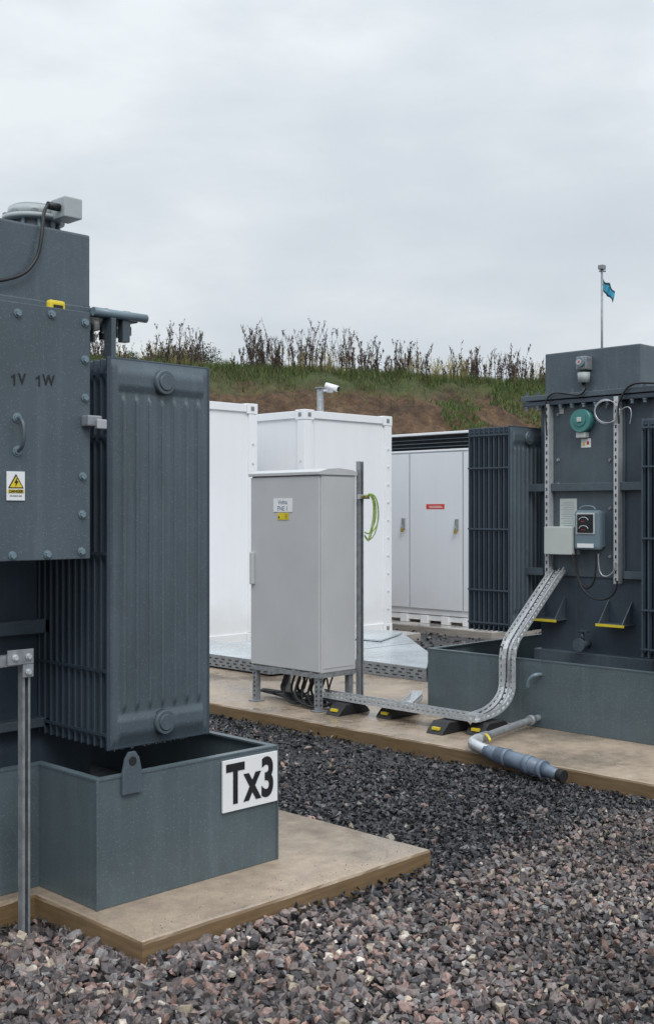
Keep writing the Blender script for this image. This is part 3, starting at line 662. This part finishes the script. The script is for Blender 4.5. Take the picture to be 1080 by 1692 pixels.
# cable tray
g=G('cable_tray',(6.3,5.3,.1))
def tray(nm,pts,wv,wd=.10,hh=.035,up=None):
    bm=bmesh.new(); wv=Vector(wv).normalized()
    pts=[Vector(p) for p in pts]
    def obox(c,ax,ay,az):
        vs=[bm.verts.new(c+ax*i+ay*j+az*k) for k in (-1,1) for j in (-1,1) for i in (-1,1)]
        for f in ((0,2,3,1),(4,5,7,6),(0,1,5,4),(1,3,7,5),(3,2,6,7),(2,0,4,6)): bm.faces.new([vs[i] for i in f])
    for a,b in zip(pts[:-1],pts[1:]):
        d=b-a; L=d.length; t=d/L; nrm=wv.cross(t).normalized()
        if up is not None and nrm.dot(Vector(up))<0: nrm=-nrm
        m=(a+b)/2
        for s in (-1,1):
            o=wv*(s*wd/2)
            obox(m+o+nrm*.005,t*(L/2+.001),wv*.0012,nrm*.008)
            obox(m+o+nrm*(hh-.005),t*(L/2+.001),wv*.0012,nrm*.008)
            n=max(1,int(L/.045))
            for k in range(n): obox(a+t*((k+.5)*L/n)+o+nrm*hh*.5,t*.013,wv*.0011,nrm*hh*.45)
            obox(m+wv*(s*wd*.37),t*(L/2+.001),wv*.013,nrm*.0012)
        obox(m,t*(L/2+.001),wv*.014,nrm*.0013)
        n=max(1,int(round(L/.04)))
        for k in range(n): obox(a+t*((k+.5)*L/n),t*.014,wv*(wd/2),nrm*.0011)
    fin(bm,nm,M['galv'],g,0)
arc=[(7.32,4.86,1.16),(6.70,4.83,.69),(6.66,4.83,.63),(6.645,4.83,.56),(6.645,4.83,.40)]+[(6.645-.36*(1-math.cos(t)),4.83-.02*t,.40-.205*math.sin(t)) for t in np.linspace(.2,math.pi/2,8)]+[(6.18,4.79,.19)]
tray('riser_tray',arc,(0,1,0),.11,.04,(-1,0,.3))
tray('floor_tray',[(6.20,4.74,.19),(6.20,5.9,.19),(6.22,6.3,.19)],(1,0,0),.10,.04,(0,0,1))
tray('branch_tray',[(6.26,5.45,.19),(6.6,5.65,.19),(6.9,5.9,.19)],(-.5,.85,0),.09,.04,(0,0,1))
for i in range(2):
    o=-.015+i*.03
    tube(g,'tray_cable_%d'%i,[(7.30,4.86+o,1.18),(7.0,4.85+o,.935),(6.72,4.83+o,.72),(6.655,4.83+o,.65),(6.635,4.83+o,.56),(6.635,4.83+o,.4),(6.57,4.82+o,.28),(6.4,4.82+o,.205),(6.2+o,4.86,.20),(6.2+o,5.3,.20),(6.2+o,6.0,.205)],.004,M['black'] if i==1 else M['galvd'])
def foot(x,y):
    gg=G('rubber_support_block',(x,y,.1))
    pr=[(-.17,.102),(.17,.102),(.15,.125),(.09,.178),(-.09,.178),(-.15,.125)]
    poly3(gg,'block',[(x+a,y-.07,z) for a,z in pr],(0,.14,0),M['black'],.004)
    boxes(gg,'yellow_strip',[(x-.158,x-.135,y-.03,y+.03,.128,.146)],M['yellow'])
for (u,v) in ((567,1175),(650,1180),(735,1205),(800,1207)):
    d_=F*(H-.12)/(v-846); xx,yy=cam2w((u-540)/F*d_,d_); foot(xx+.05,yy)

g=G('drain_pipe',(5.8,4.3,.1))
tube(g,'steel_pipe',[(6.70,4.62,.165),(6.3,4.58,.16),(5.86,4.50,.15)],.024,M['galvd'])
cyl(g,'pipe_union',(6.62,4.612,.165),(6.57,4.607,.165),.034,M['galvd'])
cyl(g,'pipe_coupling',(5.98,4.52,.152),(5.84,4.50,.15),.034,M['galvd'])
tube(g,'elbow',[(5.86,4.50,.15),(5.76,4.48,.15),(5.72,4.40,.14),(5.70,4.30,.13)],.036,M['galv'])
cyl(g,'reducer',(5.70,4.32,.13),(5.69,4.22,.12),.034,M['pipeg'],.050)
cyl(g,'filter_body',(5.69,4.22,.12),(5.645,3.86,.095),.050,M['pipeg'],n=28)
for k,(a,b,r) in enumerate(((4.16,4.13,.055),(3.99,3.95,.056),(3.88,3.85,.054))):
    f0=lambda y_:(5.69-(4.22-y_)*.125,y_,.12-(4.22-y_)*.07)
    cyl(g,'filter_ring_%d'%k,f0(a),f0(b),r,M['pipeg'],n=28)
cyl(g,'filter_tip',(5.645,3.86,.095),(5.625,3.74,.085),.042,M['pipeg'],.03,n=24)
cyl(g,'filter_end',(5.625,3.74,.085),(5.62,3.70,.083),.036,M['dark'],n=20)
tube(g,'yellow_tag',[(5.9,4.47,.18),(5.84,4.40,.19),(5.80,4.36,.17)],.008,M['yellow'])

# ---------------------------------------------------------------- CCTV post
g=G('security_camera_post',(11.5,11.7,0))
k=(529-540)/F; d_=17.0; xx,yy=cam2w(k*d_,d_); zt=H+(846-642)/F*d_
cyl(g,'post',(xx,yy,0),(xx,yy,zt),.05,M['galvd'])
rt=Vector((S,-S,0)); fw=Vector((S,S,0)); P0=Vector((xx,yy,zt))
cyl(g,'arm',P0-Vector((0,0,.03)),P0-Vector((0,0,.03))+rt*.16,.02,M['white'])
box(g,'post_cap',xx-.055,xx+.055,yy-.055,yy+.055,zt,zt+.02,M['galvd'],.004)
cyl(g,'camera_mount',P0+rt*.14-Vector((0,0,.06)),P0+rt*.14+Vector((0,0,.02)),.045,M['white'])
cyl(g,'camera_body',P0+rt*.08-fw*.08+Vector((0,0,.04)),P0+rt*.26-fw*.15-Vector((0,0,.02)),.045,M['white'])
cyl(g,'camera_lens',P0+rt*.26-fw*.15-Vector((0,0,.02)),P0+rt*.27-fw*.155-Vector((0,0,.023)),.035,M['glass'])

# ---------------------------------------------------------------- flagpole
g=G('flagpole',(14,8,0)); d_=21.0
xx,yy=cam2w((994-540)/F*d_,d_); zt=H+(846-445)/F*d_
cyl(g,'pole',(xx,yy,0),(xx,yy,zt*.6),.030,M['galvd']); cyl(g,'pole_upper',(xx,yy,zt*.6),(xx,yy,zt),.021,M['galvd'])
box(g,'top_camera',xx-.06,xx+.06,yy-.05,yy+.05,zt,zt+.08,M['galvd'],.01)
cyl(g,'top_arm',Vector((xx,yy,zt-.03))-rt*.05,Vector((xx,yy,zt-.03))+rt*.07,.015,M['galvd'])
P0=Vector((xx,yy,0))
for i,(a,b) in enumerate(((-.9,.2),(.9,.3),(.2,1.0))):
    tube(g,'guy_wire_%d'%i,[P0+Vector((0,0,4.4)),P0+rt*a*1.6+fw*b+Vector((0,0,2.2)),P0+rt*a*3+fw*b*2],.003,M['galvd'])
def flagpart(nm,f0,f1,mat):
    bm=bmesh.new(); nu,nv=16,10; vs=[]
    for j in range(nv+1):
        for i in range(nu+1):
            s=i/nu; t=f0+(f1-f0)*j/nv
            p=P0+rt*(.03+.20*s-.03*t*s)+fw*(.05*math.sin(s*10+t*3))+Vector((0,0,zt-.16-t*.25*(1-.15*s)-.22*s-.02*math.sin(s*8)))
            vs.append(bm.verts.new(p))
    for j in range(nv):
        for i in range(nu):
            a=j*(nu+1)+i; bm.faces.new((vs[a],vs[a+1],vs[a+nu+2],vs[a+nu+1]))
    fin(bm,nm,mat,g,0,True)
flagpart('flag_top',0,.2,M['navy']); flagpart('flag_mid',.2,.8,M['cyan']); flagpart('flag_low',.8,1.0,M['navy'])

# ---------------------------------------------------------------- embankment
A0=Vector((*cam2w(-2.45,25.2),0)); B0=Vector((*cam2w(5.29,28.3),0)); T=(B0-A0).normalized(); Nn=Vector((-T.y,T.x,0))
if Nn.dot(fw)<0: Nn=-Nn
CR=4.97
def bank_h(t,n):
    cr=CR+.14*noise.noise(Vector((t*.22,0,3)))+.07*noise.noise(Vector((t*.9,0,8)))
    if n<0:
        u=max(0,1+n/6.5)
        h=cr*(u if u<.9 else .9+(u-.9)*(1-.45*(u-.9)/.1))
        h+= .26*noise.noise(Vector((t*.5,n*.6,1)))*min(1,u*4)*min(1,-n) + .15*noise.noise(Vector((t*1.9,n*1.9,4)))*min(1,u*4)*min(1,-n*2)+.07*noise.noise(Vector((t*5,n*5,4)))*min(1,-n*2)
    else: h=cr*.955+min(n,1)*.03+.006*n
    return h
def bank_p(t,n): return A0+T*t+Nn*n+Vector((0,0,bank_h(t,n)))
bm=bmesh.new(); ts=np.concatenate([np.arange(-60,-12,1.5),np.arange(-12,24,.14),np.arange(24,90,1.5)]); ns=np.concatenate([[-8],np.arange(-6.6,0,.14),[0,.5,1,2,4,8,16,40,120]])
rows=[]
for t in ts: rows.append([bm.verts.new(bank_p(t,n)+(Vector((0,0,-.3)) if n<=-6.6 else Vector())) for n in ns])
for i in range(len(ts)-1):
    for j in range(len(ns)-1): bm.faces.new((rows[i][j],rows[i+1][j],rows[i+1][j+1],rows[i][j+1]))
m,nt,b=newmat('bank_soil'); co=coords(nt)
a2=noi(nt,co,4,7,.75); a4=noi(nt,co,1.1,5,.6)
soil=ramp(nt,a2,[(.28,(.034,.020,.011)),(.47,(.098,.055,.030)),(.60,(.16,.092,.047)),(.74,(.27,.19,.12))])
soil=mixc(nt,1,soil,ramp(nt,a4,[(.3,.55),(.65,1.15)]),'MULTIPLY')
gr_=ramp(nt,a2,[(.3,(.04,.05,.014)),(.6,(.08,.10,.03)),(.8,(.14,.13,.05))])
sx=N(nt,'ShaderNodeSeparateXYZ'); nt.links.new(co,sx.inputs[0])
ma=N(nt,'ShaderNodeMath',operation='MULTIPLY_ADD'); nt.links.new(a4,ma.inputs[0]); ma.inputs[1].default_value=1.4; nt.links.new(sx.outputs[2],ma.inputs[2])
zz=N(nt,'ShaderNodeMapRange'); zz.inputs[1].default_value=4.8; zz.inputs[2].default_value=5.2; nt.links.new(ma.outputs[0],zz.inputs[0])
nt.links.new(mixc(nt,zz.outputs[0],soil,gr_),b.inputs['Base Color']); b.inputs['Roughness'].default_value=.9
bp=N(nt,'ShaderNodeBump',Strength=1,Distance=.15); nt.links.new(a2,bp.inputs['Height']); nt.links.new(bp.outputs[0],b.inputs['Normal'])
fin(bm,'embankment',m,None,0,True)

def veg(name,tris,cols,rough=.8):
    V=np.array(tris).reshape(-1,3); n=len(V)//3
    me=bpy.data.meshes.new(name); me.vertices.add(len(V)); me.vertices.foreach_set('co',V.ravel())
    me.loops.add(n*3); me.loops.foreach_set('vertex_index',np.arange(n*3,dtype=np.int32))
    me.polygons.add(n); me.polygons.foreach_set('loop_start',np.arange(n,dtype=np.int32)*3); me.polygons.foreach_set('loop_total',np.full(n,3,dtype=np.int32))
    me.update(calc_edges=True); C=np.repeat(np.array(cols),3,axis=0)
    at=me.color_attributes.new('col','FLOAT_COLOR','POINT'); at.data.foreach_set('color',np.concatenate([C,np.ones((len(C),1))],1).ravel())
    m,nt,b=newmat(name+'_leaf'); a=N(nt,'ShaderNodeAttribute',attribute_name='col'); nt.links.new(a.outputs['Color'],b.inputs['Base Color']); b.inputs['Roughness'].default_value=rough
    me.materials.append(m); ob=bpy.data.objects.new(name,me); sc.collection.objects.link(ob); return ob
R=random.uniform
tr=[];cl_=[]
GC=[(.06,.09,.02),(.09,.125,.03),(.14,.15,.045),(.24,.21,.08),(.34,.29,.14),(.042,.060,.016)]
def blade(p,h,w,c):
    a=R(0,6.28); s=Vector((math.cos(a),math.sin(a),0))*w; l=Vector((R(-.4,.4)*h,R(-.4,.4)*h,h))
    tr.extend([p-s,p+s,p+l]); cl_.append(tuple(x*R(.75,1.2) for x in c))
for i in range(44000):
    t=R(-9,22); n=-abs(random.gauss(0,.70))+.35
    q=noise.noise(Vector((t*.6,n*.6,9))); q2=noise.noise(Vector((t*1.7,0,19)))
    if n<-.6+q2*.6+q*.5 and random.random()<.85: continue
    c=GC[min(5,max(0,int((q+.45)*3.6+R(-.9,1.2))))] if n>-.15 else GC[random.choice((0,0,1,1,2,5,5))]
    blade(bank_p(t,n),R(.05,.20)*(1+1.6*max(0,q2)),.011,c)
for i in range(20000):
    t=R(4.6,14); n=R(-3.2,-.3); q=noise.noise(Vector((t*.45,n*.7,2)))+.16*min(1.5,(t-6.0)*.4)+(n+1.6)*.10
    if q<.08: continue
    blade(bank_p(t,n),R(.04,.13),.016,random.choice(((.06,.11,.02),(.09,.15,.03),(.05,.08,.02),(.12,.14,.05))))
for i in range(2600):
    t=R(-9,22); n=R(-6,-.8)
    if noise.noise(Vector((t*.9,n*.9,21)))<.25: continue
    blade(bank_p(t,n),R(.04,.12),.014,GC[random.choice((0,2,5,3))])
for i in range(200):
    t0=random.choice((-1.2,2.2,5.0,6.0,8.6,10.4))+random.gauss(0,.5); b0=bank_p(t0,R(-.2,.4)); h=R(.25,.62)
    for k in range(4):
        e=b0+Vector((R(-.12,.12),R(-.12,.12),h*R(.7,1))); s=rt*.004; tr.extend([b0-s,b0+s,e]); cl_.append(GC[3])
        for m_ in range(4):
            p=b0.lerp(e,R(.7,1.02)); tr.extend([p,p+rt*.014+Vector((0,0,.02)),p+Vector((0,0,.045))]); cl_.append(GC[4])
veg('grass',tr,cl_)
tr=[];cl_=[]
def stalk(p0,p1,w,c):
    s=rt*w; tr.extend([p0-s,p0+s,p1]); cl_.append(c); s=fw*w; tr.extend([p0-s,p0+s,p1]); cl_.append(c)
WC=[(.050,.030,.026),(.070,.042,.034),(.038,.026,.022),(.10,.065,.045),(.06,.05,.038)]
CL=[(-6,.8),(-5,.9),(-3.6,1.0),(-2.6,.85),(-.9,1.0),(-.5,.85),(.9,1.0),(1.3,.9),(2.1,1.2),(2.5,1.15),(3.2,1.2),(3.7,.9),(4.7,.95),(6.3,.95),(6.6,.8),(7.5,1.0),(7.8,.8),(9.0,.6),(9.6,.55),(10.4,.7),(11.5,.7)]
for i in range(600):
    if random.random()<.74: cc_=random.choice(CL); t=cc_[0]+random.gauss(0,.20); hm=cc_[1]
    else: t=R(-8,13); hm=.55
    n=R(-.35,.6); b0=bank_p(t,n)
    h=R(.35,1.0)*hm; c=random.choice(WC); ln=Vector((R(-.28,.28),R(-.28,.28),0))
    mid=b0+ln*h*.35+Vector((0,0,h*.55)); top=b0+ln*h+Vector((0,0,h))
    s=rt*.008; tr.extend([b0-s,b0+s,mid+s*.7]); cl_.append(c); tr.extend([b0-s,mid+s*.7,mid-s*.7]); cl_.append(c); stalk(mid,top,.006,c)
    for k in range(random.randint(6,15)):
        f=R(.3,.98); p=b0.lerp(mid,f/.55) if f<.55 else mid.lerp(top,(f-.55)/.45); L=R(.05,.19)*(1.2-f*.6)*h*1.5
        a=R(0,6.28); dr=Vector((math.cos(a)*R(.2,.6),math.sin(a)*R(.2,.6),1)).normalized(); q=p+dr*L; stalk(p,q,.005,c)
        for m_ in range(random.randint(4,10)):
            r=p.lerp(q,R(.3,1.1))+Vector((R(-.012,.012),R(-.012,.012),R(-.01,.02))); z=R(.006,.016)
            tr.extend([r+Vector((R(-z,z),R(-z,z),-z)),r+rt*z,r+Vector((R(-z,z),R(-z,z),z*1.5))]); cl_.append(tuple(x*R(.7,1.3) for x in c))
    for k in range(random.randint(2,8)):
        p=b0.lerp(top,R(.05,.6)); z=R(.012,.035); a=R(0,6.28); dd=Vector((math.cos(a),math.sin(a),R(-.3,.5)))*z*2
        tr.extend([p,p+dd+Vector((0,0,z*.5)),p+dd*.7-Vector((0,0,z*.6))]); cl_.append(random.choice(((.05,.06,.02),(.09,.07,.03),c)))
veg('dry_weeds',tr,cl_)
tr=[];cl_=[]
for i in range(10):
    d_=70+R(-8,8); u=170+i*17+R(-6,6); X=(u-540)/F*d_; x_,y_=cam2w(X,d_); cz=H+(846-(605-R(0,9)))/F*d_; r=R(.8,1.2)
    stalk(Vector((x_,y_,4.0)),Vector((x_,y_,cz)),.2,(.03,.025,.02))
    for k in range(7): 
        o=Vector((R(-r,r),R(-r,r),R(-.4*r,.5*r)))*.8; stalk(Vector((x_,y_,cz-1.2)),Vector((x_,y_,cz))+o,.06,(.03,.025,.02))
        for j in range(300):
            v=Vector([random.gauss(0,1) for _ in range(3)]).normalized()*r*.6*R(.4,1)
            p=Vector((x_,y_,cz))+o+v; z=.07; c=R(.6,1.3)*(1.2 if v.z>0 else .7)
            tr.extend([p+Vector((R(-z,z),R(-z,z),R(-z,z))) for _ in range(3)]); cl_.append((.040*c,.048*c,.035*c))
veg('distant_trees',tr,cl_)
